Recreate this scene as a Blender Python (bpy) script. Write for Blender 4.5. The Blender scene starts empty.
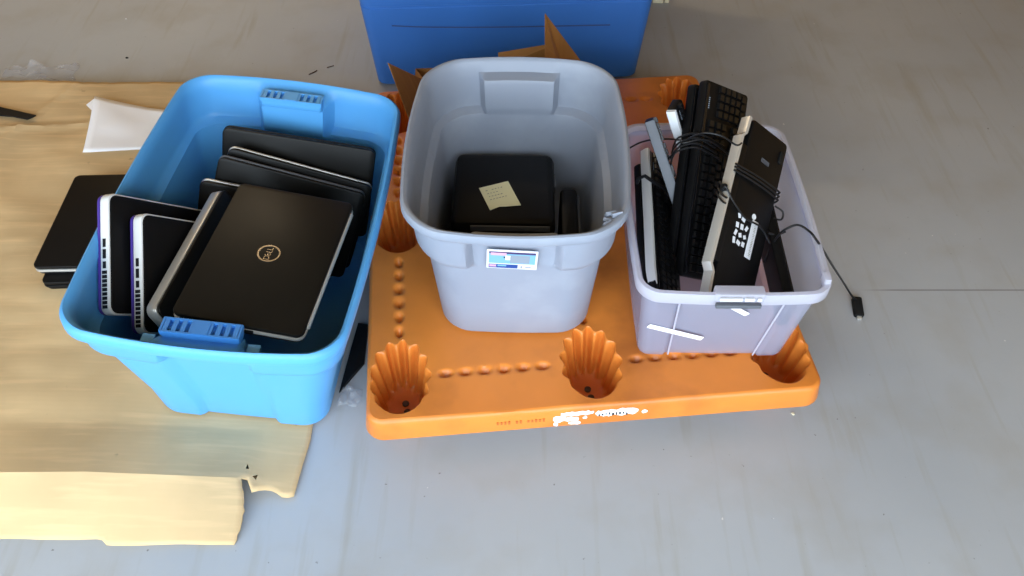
import bpy, bmesh, math, random
from mathutils import Vector, Matrix, noise
random.seed(7)
S = bpy.context.scene
COL = S.collection
PI = math.pi

# ------------------------------------------------------------------ camera, sky, light, exposure
FPX, VDY, CAMH = 850.0, 951.0, 1.70
PITCH = math.atan2(VDY, FPX)                     # below the horizon
cam_d = bpy.data.cameras.new('camera'); cam = bpy.data.objects.new('camera', cam_d); COL.objects.link(cam)
cam_d.sensor_fit = 'HORIZONTAL'; cam_d.sensor_width = 36.0; cam_d.lens = FPX / 1024 * 36.0
cam_d.clip_start = 0.02; cam_d.clip_end = 100
cam.location = (0, 0, CAMH); cam.rotation_euler = (PI / 2 - PITCH, 0, 0)
S.camera = cam

W = bpy.data.worlds.new('sky'); S.world = W; W.use_nodes = True
wn = W.node_tree.nodes; wn['Background'].inputs[0].default_value = (0.74, 0.875, 1.0, 1); wn['Background'].inputs[1].default_value = 6.5

DOOR_Y, DOOR_W, DOOR_H, DOOR_X = -1.0, 7.4, 2.6, -1.6
def portal():
    l = bpy.data.lights.new('door_portal', 'AREA'); l.shape = 'RECTANGLE'; l.size = DOOR_W; l.size_y = DOOR_H
    l.cycles.is_portal = True
    o = bpy.data.objects.new('door_portal', l); COL.objects.link(o)
    o.location = (DOOR_X, DOOR_Y, DOOR_H / 2)
    o.rotation_euler = Vector((0, 1, 0)).to_track_quat('-Z', 'Z').to_euler()
portal()
S.view_settings.view_transform = 'Standard'; S.view_settings.look = 'None'
S.view_settings.gamma = 1.0; S.view_settings.use_curve_mapping = False
S.view_settings.exposure = 0.0

# ------------------------------------------------------------------ pixel -> world helpers
def ray(px, py):
    x = (px - 512) / FPX; y = -(py - 288) / FPX
    return Vector((x, math.cos(PITCH) + y * math.sin(PITCH), -math.sin(PITCH) + y * math.cos(PITCH)))
def gz(px, py, z=0.0):
    d = ray(px, py); t = (z - CAMH) / d.z
    return Vector((d.x * t, d.y * t, z))
def gy(px, py, y):
    d = ray(px, py); t = y / d.y
    return Vector((d.x * t, y, CAMH + d.z * t))

# ------------------------------------------------------------------ materials
def srgb(r, g, b):
    f = lambda c: (c / 255 / 12.92) if c / 255 <= 0.04045 else ((c / 255 + 0.055) / 1.055) ** 2.4
    return (f(r), f(g), f(b), 1)
def mat(name, col, rough=0.5, spec=0.5, metal=0.0, var=0.0, vscale=8.0, bump=0.0, bscale=60.0, dirt=None, dirt_amt=0.0, dscale=4.0):
    m = bpy.data.materials.new(name); m.use_nodes = True
    nt = m.node_tree; n = nt.nodes; b = n['Principled BSDF']
    b.inputs['Base Color'].default_value = col; b.inputs['Roughness'].default_value = rough
    b.inputs['Specular IOR Level'].default_value = spec; b.inputs['Metallic'].default_value = metal
    tc = n.new('ShaderNodeTexCoord')
    out = None
    if var > 0:
        nz = n.new('ShaderNodeTexNoise'); nz.inputs['Scale'].default_value = vscale; nz.inputs['Detail'].default_value = 5
        nt.links.new(tc.outputs['Object'], nz.inputs['Vector'])
        mx = n.new('ShaderNodeMix'); mx.data_type = 'RGBA'
        mx.inputs[6].default_value = tuple(max(0, c * (1 - var)) for c in col[:3]) + (1,)
        mx.inputs[7].default_value = tuple(min(1, c * (1 + var)) for c in col[:3]) + (1,)
        nt.links.new(nz.outputs['Fac'], mx.inputs[0]); out = mx.outputs[2]
    if dirt:
        nz = n.new('ShaderNodeTexNoise'); nz.inputs['Scale'].default_value = dscale; nz.inputs['Detail'].default_value = 8
        nt.links.new(tc.outputs['Object'], nz.inputs['Vector'])
        rp = n.new('ShaderNodeValToRGB'); rp.color_ramp.elements[0].position = 0.5; rp.color_ramp.elements[1].position = 0.75
        rp.color_ramp.elements[1].color = (dirt_amt,) * 3 + (1,)
        nt.links.new(nz.outputs['Fac'], rp.inputs[0])
        mx = n.new('ShaderNodeMix'); mx.data_type = 'RGBA'
        if out: nt.links.new(out, mx.inputs[6])
        else: mx.inputs[6].default_value = col
        mx.inputs[7].default_value = dirt
        nt.links.new(rp.outputs[0], mx.inputs[0]); out = mx.outputs[2]
    if out: nt.links.new(out, b.inputs['Base Color'])
    if bump > 0:
        nz = n.new('ShaderNodeTexNoise'); nz.inputs['Scale'].default_value = bscale; nz.inputs['Detail'].default_value = 4
        nt.links.new(tc.outputs['Object'], nz.inputs['Vector'])
        bp = n.new('ShaderNodeBump'); bp.inputs['Strength'].default_value = bump; bp.inputs['Distance'].default_value = 0.002
        nt.links.new(nz.outputs['Fac'], bp.inputs['Height']); nt.links.new(bp.outputs['Normal'], b.inputs['Normal'])
    return m

def floor_material():
    m = bpy.data.materials.new('painted_concrete'); m.use_nodes = True
    nt = m.node_tree; n = nt.nodes; L = nt.links.new; b = n['Principled BSDF']
    tc = n.new('ShaderNodeTexCoord')
    def noise_node(scale, detail=6, sx=1, sy=1, rot=0.0):
        mp = n.new('ShaderNodeMapping'); mp.inputs['Scale'].default_value = (sx, sy, 1); mp.inputs['Rotation'].default_value = (0, 0, rot)
        L(tc.outputs['Object'], mp.inputs['Vector'])
        z = n.new('ShaderNodeTexNoise'); z.inputs['Scale'].default_value = scale; z.inputs['Detail'].default_value = detail
        L(mp.outputs[0], z.inputs['Vector']); return z.outputs['Fac']
    def ramp(src, p0, p1, a=0.0, c=1.0):
        r = n.new('ShaderNodeMapRange'); r.inputs[1].default_value = p0; r.inputs[2].default_value = p1
        r.inputs[3].default_value = a; r.inputs[4].default_value = c; L(src, r.inputs[0]); return r.outputs[0]
    def mix(fac, a, c):
        x = n.new('ShaderNodeMix'); x.data_type = 'RGBA'; L(fac, x.inputs[0])
        if hasattr(a, 'is_linked'): L(a, x.inputs[6])
        else: x.inputs[6].default_value = a
        x.inputs[7].default_value = c; return x.outputs[2]
    base = mix(ramp(noise_node(1.3), 0.3, 0.7), srgb(167, 169, 172), srgb(178, 180, 182))
    base = mix(ramp(noise_node(5, 8), 0.5, 0.8, 0, 0.5), base, srgb(158, 150, 138))
    # scuffs and stains: stretched noise in three directions
    for rot, sc, lo in ((0.15, 2.4, 0.66), (1.25, 2.0, 0.66), (-0.5, 1.7, 0.665), (1.65, 2.8, 0.66)):
        base = mix(ramp(noise_node(sc, 5, 9, 0.7, rot), lo - 0.04, lo + 0.08, 0, 0.30), base, srgb(150, 138, 114))
    base = mix(ramp(noise_node(70, 2), 0.74, 0.78, 0, 0.7), base, srgb(95, 88, 80))
    base = mix(ramp(noise_node(45, 2), 0.775, 0.79, 0, 0.8), base, srgb(225, 222, 215))
    # hairline joint of the slab
    sx = n.new('ShaderNodeSeparateXYZ'); L(tc.outputs['Object'], sx.inputs[0])
    d = n.new('ShaderNodeMath'); d.operation = 'SUBTRACT'; L(sx.outputs[1], d.inputs[0]); d.inputs[1].default_value = 1.512
    ab = n.new('ShaderNodeMath'); ab.operation = 'ABSOLUTE'; L(d.outputs[0], ab.inputs[0])
    ln = ramp(ab.outputs[0], 0.0015, 0.0035, 0.55, 0.0)
    gx = ramp(sx.outputs[0], 0.93, 1.02)
    mu = n.new('ShaderNodeMath'); mu.operation = 'MULTIPLY'; L(ln, mu.inputs[0]); L(gx, mu.inputs[1])
    base = mix(mu.outputs[0], base, srgb(90, 84, 78))
    L(base, b.inputs['Base Color'])
    b.inputs['Roughness'].default_value = 0.42; b.inputs['Specular IOR Level'].default_value = 0.35
    r = ramp(noise_node(3, 6), 0.3, 0.7, 0.38, 0.6); L(r, b.inputs['Roughness'])
    bp = n.new('ShaderNodeBump'); bp.inputs['Strength'].default_value = 0.12; bp.inputs['Distance'].default_value = 0.002
    L(noise_node(25, 6), bp.inputs['Height']); L(bp.outputs[0], b.inputs['Normal'])
    return m

def cardboard_material(name='cardboard', base=(213, 182, 136), flute=(1, 60)):
    m = bpy.data.materials.new(name); m.use_nodes = True
    nt = m.node_tree; n = nt.nodes; L = nt.links.new; b = n['Principled BSDF']
    tc = n.new('ShaderNodeTexCoord')
    z1 = n.new('ShaderNodeTexNoise'); z1.inputs['Scale'].default_value = 3.0; z1.inputs['Detail'].default_value = 7
    mp = n.new('ShaderNodeMapping'); mp.inputs['Scale'].default_value = (0.8, 9, 1); L(tc.outputs['Object'], mp.inputs[0])
    z2 = n.new('ShaderNodeTexNoise'); z2.inputs['Scale'].default_value = 7.0; z2.inputs['Detail'].default_value = 5
    L(tc.outputs['Object'], z1.inputs[0]); L(mp.outputs[0], z2.inputs[0])
    c = srgb(*base); d = srgb(*[int(k * 0.9) for k in base]); e = srgb(*[min(255, int(k * 1.06)) for k in base])
    a = n.new('ShaderNodeMix'); a.data_type = 'RGBA'; a.inputs[6].default_value = d; a.inputs[7].default_value = c
    r = n.new('ShaderNodeMapRange'); r.inputs[1].default_value = 0.35; r.inputs[2].default_value = 0.65; L(z1.outputs[0], r.inputs[0]); L(r.outputs[0], a.inputs[0])
    q = n.new('ShaderNodeMix'); q.data_type = 'RGBA'; q.inputs[7].default_value = e; L(a.outputs[2], q.inputs[6])
    r2 = n.new('ShaderNodeMapRange'); r2.inputs[1].default_value = 0.5; r2.inputs[2].default_value = 0.75; r2.inputs[4].default_value = 0.7; L(z2.outputs[0], r2.inputs[0]); L(r2.outputs[0], q.inputs[0])
    # scuffed grey patches and dark specks
    z3 = n.new('ShaderNodeTexNoise'); z3.inputs['Scale'].default_value = 22; z3.inputs['Detail'].default_value = 3; L(tc.outputs['Object'], z3.inputs[0])
    r3 = n.new('ShaderNodeMapRange'); r3.inputs[1].default_value = 0.72; r3.inputs[2].default_value = 0.78; r3.inputs[4].default_value = 0.5; L(z3.outputs[0], r3.inputs[0])
    s = n.new('ShaderNodeMix'); s.data_type = 'RGBA'; s.inputs[7].default_value = srgb(128, 110, 82); L(q.outputs[2], s.inputs[6]); L(r3.outputs[0], s.inputs[0])
    L(s.outputs[2], b.inputs['Base Color'])
    b.inputs['Roughness'].default_value = 0.75; b.inputs['Specular IOR Level'].default_value = 0.25
    wv = n.new('ShaderNodeTexWave'); wv.wave_type = 'BANDS'; wv.bands_direction = 'Y'; wv.inputs['Scale'].default_value = 25; wv.inputs['Distortion'].default_value = 1.5
    L(tc.outputs['Object'], wv.inputs[0])
    bp = n.new('ShaderNodeBump'); bp.inputs['Strength'].default_value = 0.05; bp.inputs['Distance'].default_value = 0.0008
    L(wv.outputs[1], bp.inputs['Height'])
    bp2 = n.new('ShaderNodeBump'); bp2.inputs['Strength'].default_value = 0.35; bp2.inputs['Distance'].default_value = 0.006
    L(z1.outputs[0], bp2.inputs['Height']); L(bp.outputs[0], bp2.inputs['Normal']); L(bp2.outputs[0], b.inputs['Normal'])
    return m

def film_material(name, tint, opacity, rough=0.2, translucent=True):
    m = bpy.data.materials.new(name); m.use_nodes = True
    nt = m.node_tree; n = nt.nodes; L = nt.links.new
    out = n['Material Output']; b = n['Principled BSDF']
    b.inputs['Base Color'].default_value = tint; b.inputs['Roughness'].default_value = rough
    tr = n.new('ShaderNodeBsdfTransparent'); tr.inputs[0].default_value = (0.95, 0.95, 0.97, 1)
    tl = n.new('ShaderNodeBsdfTranslucent'); tl.inputs[0].default_value = tint
    m1 = n.new('ShaderNodeMixShader'); m1.inputs[0].default_value = 0.4 if translucent else 0.0
    L(b.outputs[0], m1.inputs[1]); L(tl.outputs[0], m1.inputs[2])
    m2 = n.new('ShaderNodeMixShader'); m2.inputs[0].default_value = opacity
    L(tr.outputs[0], m2.inputs[1]); L(m1.outputs[0], m2.inputs[2]); L(m2.outputs[0], out.inputs[0])
    return m

M = {
 'floor': floor_material(),
 'wall': mat('plywood_wall', srgb(188, 146, 86), 0.8, 0.2, var=0.12, vscale=3),
 'ceiling': mat('ceiling_board', srgb(180, 152, 108), 0.85, 0.2, var=0.06),
 'orange': mat('orange_plastic', srgb(226, 132, 52), 0.36, 0.45, var=0.14, vscale=9, bump=0.14, bscale=45, dirt=srgb(150, 76, 30), dirt_amt=0.6, dscale=6),
 'blue': mat('light_blue_plastic', srgb(88, 164, 224), 0.38, 0.4, var=0.04, bump=0.05, bscale=180),
 'gray': mat('grey_plastic', srgb(143, 150, 164), 0.42, 0.4, var=0.03, bump=0.04, bscale=200, dirt=srgb(176, 182, 192), dirt_amt=0.3, dscale=9),
 'darkblue': mat('dark_blue_plastic', srgb(56, 110, 186), 0.5, 0.3, var=0.08, vscale=4, bump=0.06, bscale=40),
 'clear': film_material('frosted_clear_plastic', (0.70, 0.72, 0.88, 1), 0.38, 0.2),
 'clear_rim': film_material('frosted_rim_plastic', (0.78, 0.78, 0.87, 1), 0.68, 0.25),
 'film': film_material('crinkled_plastic_film', (0.9, 0.92, 0.95, 1), 0.20, 0.06),
 'cardboard': cardboard_material(),
 'boxboard': cardboard_material('box_board', (168, 118, 62)),
 'card_edge': mat('torn_cardboard_edge', srgb(206, 178, 130), 0.9, 0.1),
 'black': mat('matte_black_plastic', srgb(13, 13, 14), 0.45, 0.18, var=0.15, bump=0.06, bscale=250),
 'lidblack': mat('lid_black', srgb(21, 19, 16), 0.40, 0.20, var=0.12, vscale=14, bump=0.05, bscale=300),
 'gloss': mat('gloss_black', srgb(16, 16, 18), 0.2, 0.5),
 'leather': mat('matte_black_case', srgb(14, 13, 13), 0.5, 0.2, var=0.1, bump=0.15, bscale=400),
 'key': mat('key_black', srgb(14, 14, 15), 0.34, 0.42),
 'silver': mat('silver_plastic', srgb(196, 192, 184), 0.3, 0.5, metal=0.45, var=0.05),
 'whitesilver': mat('pale_silver_plastic', srgb(222, 222, 220), 0.35, 0.5, metal=0.1),
 'greyplastic': mat('mid_grey_plastic', srgb(92, 95, 102), 0.42, 0.4),
 'purple': mat('violet_lid', srgb(70, 52, 140), 0.35, 0.45),
 'port': mat('port_black', srgb(12, 12, 14), 0.6, 0.3),
 'chrome': mat('chrome', srgb(225, 215, 200), 0.18, 0.5, metal=1.0),
 'paper': mat('white_paper', srgb(240, 238, 240), 0.8, 0.2, bump=0.05, bscale=40),
 'note': mat('pale_yellow_paper', srgb(236, 234, 196), 0.8, 0.2),
 'ink': mat('grey_ink', srgb(150, 150, 140), 0.8, 0.1),
 'darkink': mat('black_ink', srgb(40, 40, 44), 0.7, 0.2),
 'white': mat('label_white', srgb(222, 224, 228), 0.5, 0.3),
 'lblue': mat('label_pale_blue', srgb(118, 168, 196), 0.5, 0.3),
 'lnavy': mat('label_blue', srgb(40, 72, 140), 0.5, 0.3),
 'lplum': mat('label_plum', srgb(70, 58, 100), 0.5, 0.3),
 'lpink': mat('label_pink', srgb(205, 160, 186), 0.5, 0.3),
 'lgrey': mat('label_grey', srgb(136, 146, 158), 0.5, 0.3),
 'cable': mat('cable_black', srgb(20, 20, 22), 0.4, 0.4),
 'rubber': mat('black_rubber', srgb(22, 22, 22), 0.7, 0.2),
 'wood': mat('cream_block', srgb(214, 202, 172), 0.7, 0.2, var=0.08),
 'brightwhite': mat('bright_white', srgb(246, 246, 250), 0.35, 0.4),
 'bolt': mat('dull_steel', srgb(92, 82, 66), 0.5, 0.4, metal=0.6),
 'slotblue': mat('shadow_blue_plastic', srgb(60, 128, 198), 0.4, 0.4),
}

# ------------------------------------------------------------------ mesh helpers
def obj(name, verts, faces, m, parent=None, smooth=True, ang=35, world=False):
    me = bpy.data.meshes.new(name)
    if world and parent is not None:
        inv = parent.matrix_basis.inverted(); 
        pp = parent.parent
        if pp: inv = (pp.matrix_basis @ parent.matrix_basis).inverted()
        verts = [inv @ Vector(v) for v in verts]
    me.from_pydata([tuple(v) for v in verts], [], faces); me.validate(); me.update()
    bm = bmesh.new(); bm.from_mesh(me); bmesh.ops.recalc_face_normals(bm, faces=bm.faces); bm.to_mesh(me); bm.free()
    if smooth:
        me.polygons.foreach_set('use_smooth', [True] * len(me.polygons)); me.set_sharp_from_angle(angle=math.radians(ang))
    me.materials.append(M[m] if isinstance(m, str) else m)
    o = bpy.data.objects.new(name, me); COL.objects.link(o)
    if parent: o.parent = parent
    return o
class MB:
    def __init__(s): s.v = []; s.f = []
    def add(s, v, f):
        k = len(s.v); s.v += [Vector(p) for p in v]; s.f += [tuple(i + k for i in q) for q in f]
    def box(s, c, d, rot=None):
        c = Vector(c); hx, hy, hz = d[0] / 2, d[1] / 2, d[2] / 2
        vs = [Vector((x, y, z)) for z in (-hz, hz) for y in (-hy, hy) for x in (-hx, hx)]
        if rot: vs = [rot @ v for v in vs]
        s.add([c + v for v in vs], [(0, 2, 3, 1), (4, 5, 7, 6), (0, 1, 5, 4), (2, 6, 7, 3), (0, 4, 6, 2), (1, 3, 7, 5)])
    def frus(s, c, d, top=0.8):
        c = Vector(c); hx, hy, hz = d[0] / 2, d[1] / 2, d[2] / 2
        vs = [(x * (1 if z < 0 else top), y * (1 if z < 0 else top), z) for z in (-hz, hz) for y in (-hy, hy) for x in (-hx, hx)]
        s.add([c + Vector(v) for v in vs], [(0, 2, 3, 1), (4, 5, 7, 6), (0, 1, 5, 4), (2, 6, 7, 3), (0, 4, 6, 2), (1, 3, 7, 5)])
    def loft(s, rings, cap0=True, cap1=True):
        n = len(rings[0]); v = [p for r in rings for p in r]; f = []
        for i in range(len(rings) - 1):
            for j in range(n):
                a = i * n + j; b = i * n + (j + 1) % n
                f.append((a, b, b + n, a + n))
        if cap0: f.append(tuple(range(n - 1, -1, -1)))
        if cap1: f.append(tuple((len(rings) - 1) * n + j for j in range(n)))
        s.add(v, f)
    def slab(s, L, Wd, z0, z1, r, e=0.003, cx=0, cy=0, nc=5):
        R = []
        for z, i in ((z0, e), (z0 + e * 0.3, e * 0.3), (z0 + e, 0), (z1 - e, 0), (z1 - e * 0.3, e * 0.3), (z1, e)):
            R.append([Vector((x + cx, y + cy, z)) for x, y in rr(L - 2 * i, Wd - 2 * i, max(r - i, 0.0005), nc, 1)])
        s.loft(R)
    def tube(s, pts, r, seg=8, step=None):
        P = [Vector(p) for p in pts]
        n = len(P); prev = None; rings = []
        for i in range(n):
            t = (P[min(i + 1, n - 1)] - P[max(i - 1, 0)]).normalized()
            if prev is None:
                up = Vector((0, 0, 1)) if abs(t.z) < 0.9 else Vector((1, 0, 0)); nx = t.cross(up).normalized()
            else: nx = (prev - t * prev.dot(t)).normalized()
            prev = nx; ny = t.cross(nx)
            rings.append([P[i] + (nx * math.cos(2 * PI * k / seg) + ny * math.sin(2 * PI * k / seg)) * r for k in range(seg)])
        s.loft(rings)
    def build(s, name, m, parent=None, smooth=True, ang=35, world=False):
        return obj(name, s.v, s.f, m, parent, smooth, ang, world)
def spline(P, k=10):
    P = [Vector(p) for p in P]; out = []
    for i in range(len(P) - 1):
        a, b, c, d = P[max(i - 1, 0)], P[i], P[i + 1], P[min(i + 2, len(P) - 1)]
        for j in range(k):
            t = j / k
            out.append(0.5 * ((2 * b) + (c - a) * t + (2 * a - 5 * b + 4 * c - d) * t * t + (3 * b - a - 3 * c + d) * t ** 3))
    out.append(P[-1]); return out
def rr(Wd, D, r, nc=6, ns=16, b=0.0):
    """rounded rectangle, counter-clockwise from the middle of nothing: four corners, subdivided sides, optional bulge"""
    C = [(Wd / 2 - r, -D / 2 + r, -90), (Wd / 2 - r, D / 2 - r, 0), (-Wd / 2 + r, D / 2 - r, 90), (-Wd / 2 + r, -D / 2 + r, 180)]
    P = []
    for i, (cx, cy, a0) in enumerate(C):
        arc = [(cx + r * math.cos(math.radians(a0 + 90 * k / nc)), cy + r * math.sin(math.radians(a0 + 90 * k / nc))) for k in range(nc + 1)]
        P += arc
        nx, ny, na = C[(i + 1) % 4]
        q = (nx + r * math.cos(math.radians(na)), ny + r * math.sin(math.radians(na)))
        for k in range(1, ns): t = k / ns; P.append((arc[-1][0] * (1 - t) + q[0] * t, arc[-1][1] * (1 - t) + q[1] * t))
    if b:
        P = [(x * (1 + b * (1 - (2 * y / D) ** 2)), y * (1 + b * (1 - (2 * x / Wd) ** 2))) for x, y in P]
    return P
def sstep(a, b, x):
    t = min(1, max(0, (x - a) / (b - a))); return t * t * (3 - 2 * t)

def tagp(o, label=None, cat=None, group=None, kind=None):
    if label: o['label'] = label
    if cat: o['category'] = cat
    if group: o['group'] = group
    if kind: o['kind'] = kind
    return o
def thing(name, label, cat, mtx=None, group=None):
    o = bpy.data.objects.new(name, None); COL.objects.link(o); o.empty_display_size = 0.05
    if mtx is not None: o.matrix_basis = mtx
    return tagp(o, label, cat, group)
def frame(c, X, Z):
    """matrix with origin c, local x along X, local z as close to Z as it can be"""
    X = Vector(X).normalized(); Z = Vector(Z); Z = (Z - X * Z.dot(X)).normalized(); Y = Z.cross(X)
    m = Matrix((X, Y, Z)).transposed().to_4x4(); m.translation = Vector(c); return m
def text_mesh(body, size, name, m, parent, mtx, extrude=0.0003):
    cu = bpy.data.curves.new(name, 'FONT'); cu.body = body; cu.size = size; cu.extrude = extrude; cu.align_x = 'CENTER'; cu.align_y = 'CENTER'; cu.resolution_u = 3
    t = bpy.data.objects.new(name + '_tmp', cu); COL.objects.link(t)
    me = bpy.data.meshes.new_from_object(t.evaluated_get(bpy.context.evaluated_depsgraph_get()))
    bpy.data.objects.remove(t); bpy.data.curves.remove(cu)
    me.transform(mtx); me.materials.clear(); me.materials.append(M[m]); me.name = name
    o = bpy.data.objects.new(name, me); COL.objects.link(o); o.parent = parent; return o

# ------------------------------------------------------------------ the garage
def structure():
    XL, XR, YB, YF, ZC = -5.9, 2.9, 6.0, DOOR_Y, 2.95
    def quadbox(name, c, d, m):
        b = MB(); b.box(c, d); return tagp(b.build(name, m, smooth=False), kind='structure')
    quadbox('floor', ((XL + XR) / 2, (YB - 7) / 2, -0.05), (XR - XL + 6, YB + 7.3, 0.1), 'floor')
    quadbox('wall_back', ((XL + XR) / 2, YB + 0.1, ZC / 2), (XR - XL + 0.4, 0.2, ZC), 'wall')
    quadbox('wall_left', (XL - 0.1, (YB + YF) / 2, ZC / 2), (0.2, YB - YF, ZC), 'wall')
    quadbox('wall_right', (XR + 0.1, (YB + YF) / 2, ZC / 2), (0.2, YB - YF, ZC), 'wall')
    quadbox('ceiling', ((XL + XR) / 2, (YB + YF) / 2, ZC + 0.05), (XR - XL + 0.4, YB - YF + 0.2, 0.1), 'ceiling')
    b = MB(); x0, x1 = DOOR_X - DOOR_W / 2, DOOR_X + DOOR_W / 2
    b.box(((XL + x0) / 2, YF - 0.1, ZC / 2), (x0 - XL, 0.2, ZC)); b.box(((XR + x1) / 2, YF - 0.1, ZC / 2), (XR - x1, 0.2, ZC))
    b.box(((x0 + x1) / 2, YF - 0.1, (ZC + DOOR_H) / 2), (DOOR_W, 0.2, ZC - DOOR_H))
    tagp(b.build('wall_front', 'wall', smooth=False), kind='structure')
structure()
def added_lamp():  # lamp added out of view to warm and lift the back-left floor
    t = bpy.data.objects.new('added_ceiling_light', None); COL.objects.link(t); t.location = (-1.6, 4.1, 2.86)
    tagp(t, 'added warm tube light, out of view on the garage ceiling at the back', 'added lamp')
    b = MB(); b.slab(1.25, 0.16, 0.02, 0.09, 0.02, 0.006); b.build('housing', 'white', t)
    m = bpy.data.materials.new('added_lamp_glow'); m.use_nodes = True; p = m.node_tree.nodes['Principled BSDF']
    p.inputs['Emission Color'].default_value = (1.0, 0.78, 0.50, 1); p.inputs['Emission Strength'].default_value = 9.0
    for y in (-0.035, 0.035):
        b = MB(); b.tube([(-0.58, y, 0.0), (0.58, y, 0.0)], 0.016, 10); b.build('tube', m, t)
    l = bpy.data.lights.new('added_tube_light', 'AREA'); l.shape = 'RECTANGLE'; l.size = 1.2; l.size_y = 0.12; l.energy = 26; l.color = (1.0, 0.80, 0.54)
    o = bpy.data.objects.new('added_tube_light', l); COL.objects.link(o); o.location = (-1.6, 4.1, 2.83)
added_lamp()

# ------------------------------------------------------------------ orange pallet
PAL_C, PAL_YAW = Vector((0.135, 1.655, 0)), 0.094
PX, PY, PT = 0.511, 0.61, 0.14
def pallet():
    t = thing('plastic_pallet', 'worn orange plastic pallet with fluted round leg cups under the grey and clear bins', 'pallet',
              Matrix.Translation(PAL_C) @ Matrix.Rotation(PAL_YAW, 4, 'Z'))
    CX, CY = (-0.436, 0.0, 0.436), (-0.490, 0.0, 0.490)
    EY = 1.48                                       # cups are longer front to back
    NF = 13
    def flute(th): return sstep(-0.85, -0.25, math.sin(th))          # the front of each cup is smooth
    def mouth(th, a=0.0045): return 0.065 + a * math.cos(NF * th) * flute(th)
    dims = []
    for y in CY:
        for xa in (-0.436, 0.0):
            for k in range(6): dims.append((xa + 0.104 + k * 0.044, y, 0))
    for x in CX:
        for ya in (-0.490, 0.0):
            for k in range(6): dims.append((x, ya + 0.130 + k * 0.045, 1))
    def dz(x, y):
        s = 0
        for dx, dy, v in dims:
            u, w = (x - dx, y - dy) if not v else (y - dy, x - dx)
            if abs(u) < 0.04 and abs(w) < 0.03: s -= 0.016 * math.exp(-((u / 0.0125) ** 2 + (w / 0.0078) ** 2) ** 1.6)
        return s + 0.002 * noise.noise(Vector((x * 6, y * 6, 3)))
    IN = 0.010
    bx = (-PX + IN, -0.209, 0.209, PX - IN); by = (-PY + IN, -0.245, 0.245, PY - IN)
    CR = 0.028
    def corner(x, y):
        ax, ay = abs(x) - (PX - IN - CR), abs(y) - (PY - IN - CR)
        if ax > 0 and ay > 0:
            d = math.hypot(ax, ay)
            if d > CR: ax *= CR / d; ay *= CR / d; return (math.copysign(PX - IN - CR + ax, x), math.copysign(PY - IN - CR + ay, y))
        return x, y
    b = MB(); N, NR = 208, 26
    for i in range(3):
        for j in range(3):
            cx, cy = CX[i], CY[j]
            outer = []
            for k in range(N):
                th = 2 * PI * k / N; c, s = math.cos(th), math.sin(th)
                tx = ((bx[i + 1] if c > 0 else bx[i]) - cx) / c if abs(c) > 1e-9 else 9
                ty = ((by[j + 1] if s > 0 else by[j]) - cy) / s if abs(s) > 1e-9 else 9
                r = min(tx, ty); outer.append([cx + c * r, cy + s * r])
            for qx in bx[i:i + 2]:
                for qy in by[j:j + 2]:
                    a = math.atan2(qy - cy, qx - cx) % (2 * PI); k = round(a / (2 * PI) * N) % N; outer[k] = [qx, qy]
            rings = []
            for q in range(NR + 1):
                tt = (q / NR) ** 1.2; R = []
                for k in range(N):
                    th = 2 * PI * k / N; r0 = mouth(th) + 0.003
                    x = (cx + math.cos(th) * r0) * (1 - tt) + outer[k][0] * tt; y = (cy + math.sin(th) * r0 * EY) * (1 - tt) + outer[k][1] * tt
                    x, y = corner(x, y)
                    R.append(Vector((x, y, PT + dz(x, y))))
                rings.append(R)
            b.loft(rings, False, False)
    R = []
    for ins, z in ((IN, PT), (0.0045, PT - 0.002), (0.001, PT - 0.008), (0, PT - 0.016), (-0.006, 0.084), (-0.004, 0.078), (0.004, 0.077), (0.008, 0.095)):
        R.append([Vector((x, y, z + (dz(x, y) if z == PT else 0))) for x, y in rr(2 * (PX - ins), 2 * (PY - ins), CR + IN - ins, 10, 40)])
    b.loft(R, False, False)
    b.build('deck', 'orange', t, ang=50)
    # one cup mesh shared by the nine cups
    c = MB(); n = 182; rings = []
    for rr_, z, a in ((0.068, PT, 0.0045), (0.0665, PT - 0.0015, 0.005), (0.065, PT - 0.006, 0.0065), (0.061, 0.105, 0.0070), (0.056, 0.075, 0.0066), (0.050, 0.045, 0.0058), (0.045, 0.024, 0.004), (0.041, 0.016, 0.001), (0.03, 0.013, 0.0)):
        R_ = []
        for k in range(n):
            th = 2 * PI * k / n; q = rr_ + a * math.cos(NF * th) * flute(th); R_.append(Vector((math.cos(th) * q, math.sin(th) * q * EY, z)))
        rings.append(R_)
    c.loft(rings, False, True)
    first = None
    for i in range(3):
        for j in range(3):
            if first is None: o = c.build('leg_cup', 'orange', t, ang=60); first = o
            else: o = first.copy(); COL.objects.link(o); o.parent = t
            o.location = (CX[i], CY[j], 0)
    g = MB(); g.loft([[Vector((math.cos(2 * PI * k / 24) * r, math.sin(2 * PI * k / 24) * r, z)) for k in range(24)] for r, z in ((0.054, 0.0), (0.058, 0.004), (0.058, 0.009), (0.05, 0.0125))])
    bo = MB(); bo.loft([[Vector((math.cos(2 * PI * k / 12) * r, math.sin(2 * PI * k / 12) * r, z)) for k in range(12)] for r, z in ((0.008, 0.013), (0.008, 0.017), (0.005, 0.019))])
    f2 = None; f3 = None
    for i in range(3):
        for j in range(3):
            if f2 is None: o = g.build('rubber_foot', 'rubber', t); f2 = o
            else: o = f2.copy(); COL.objects.link(o); o.parent = t
            o.location = (CX[i], CY[j] - (0.008 if j == 0 else 0), 0)
            for dx, dy in ((0.002, 0.012), (0.006, -0.012)):
                if f3 is None: q = bo.build('bolt', 'bolt', t); f3 = q
                else: q = f3.copy(); COL.objects.link(q); q.parent = t
                q.location = (CX[i] + dx, CY[j] + dy, 0)
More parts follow.
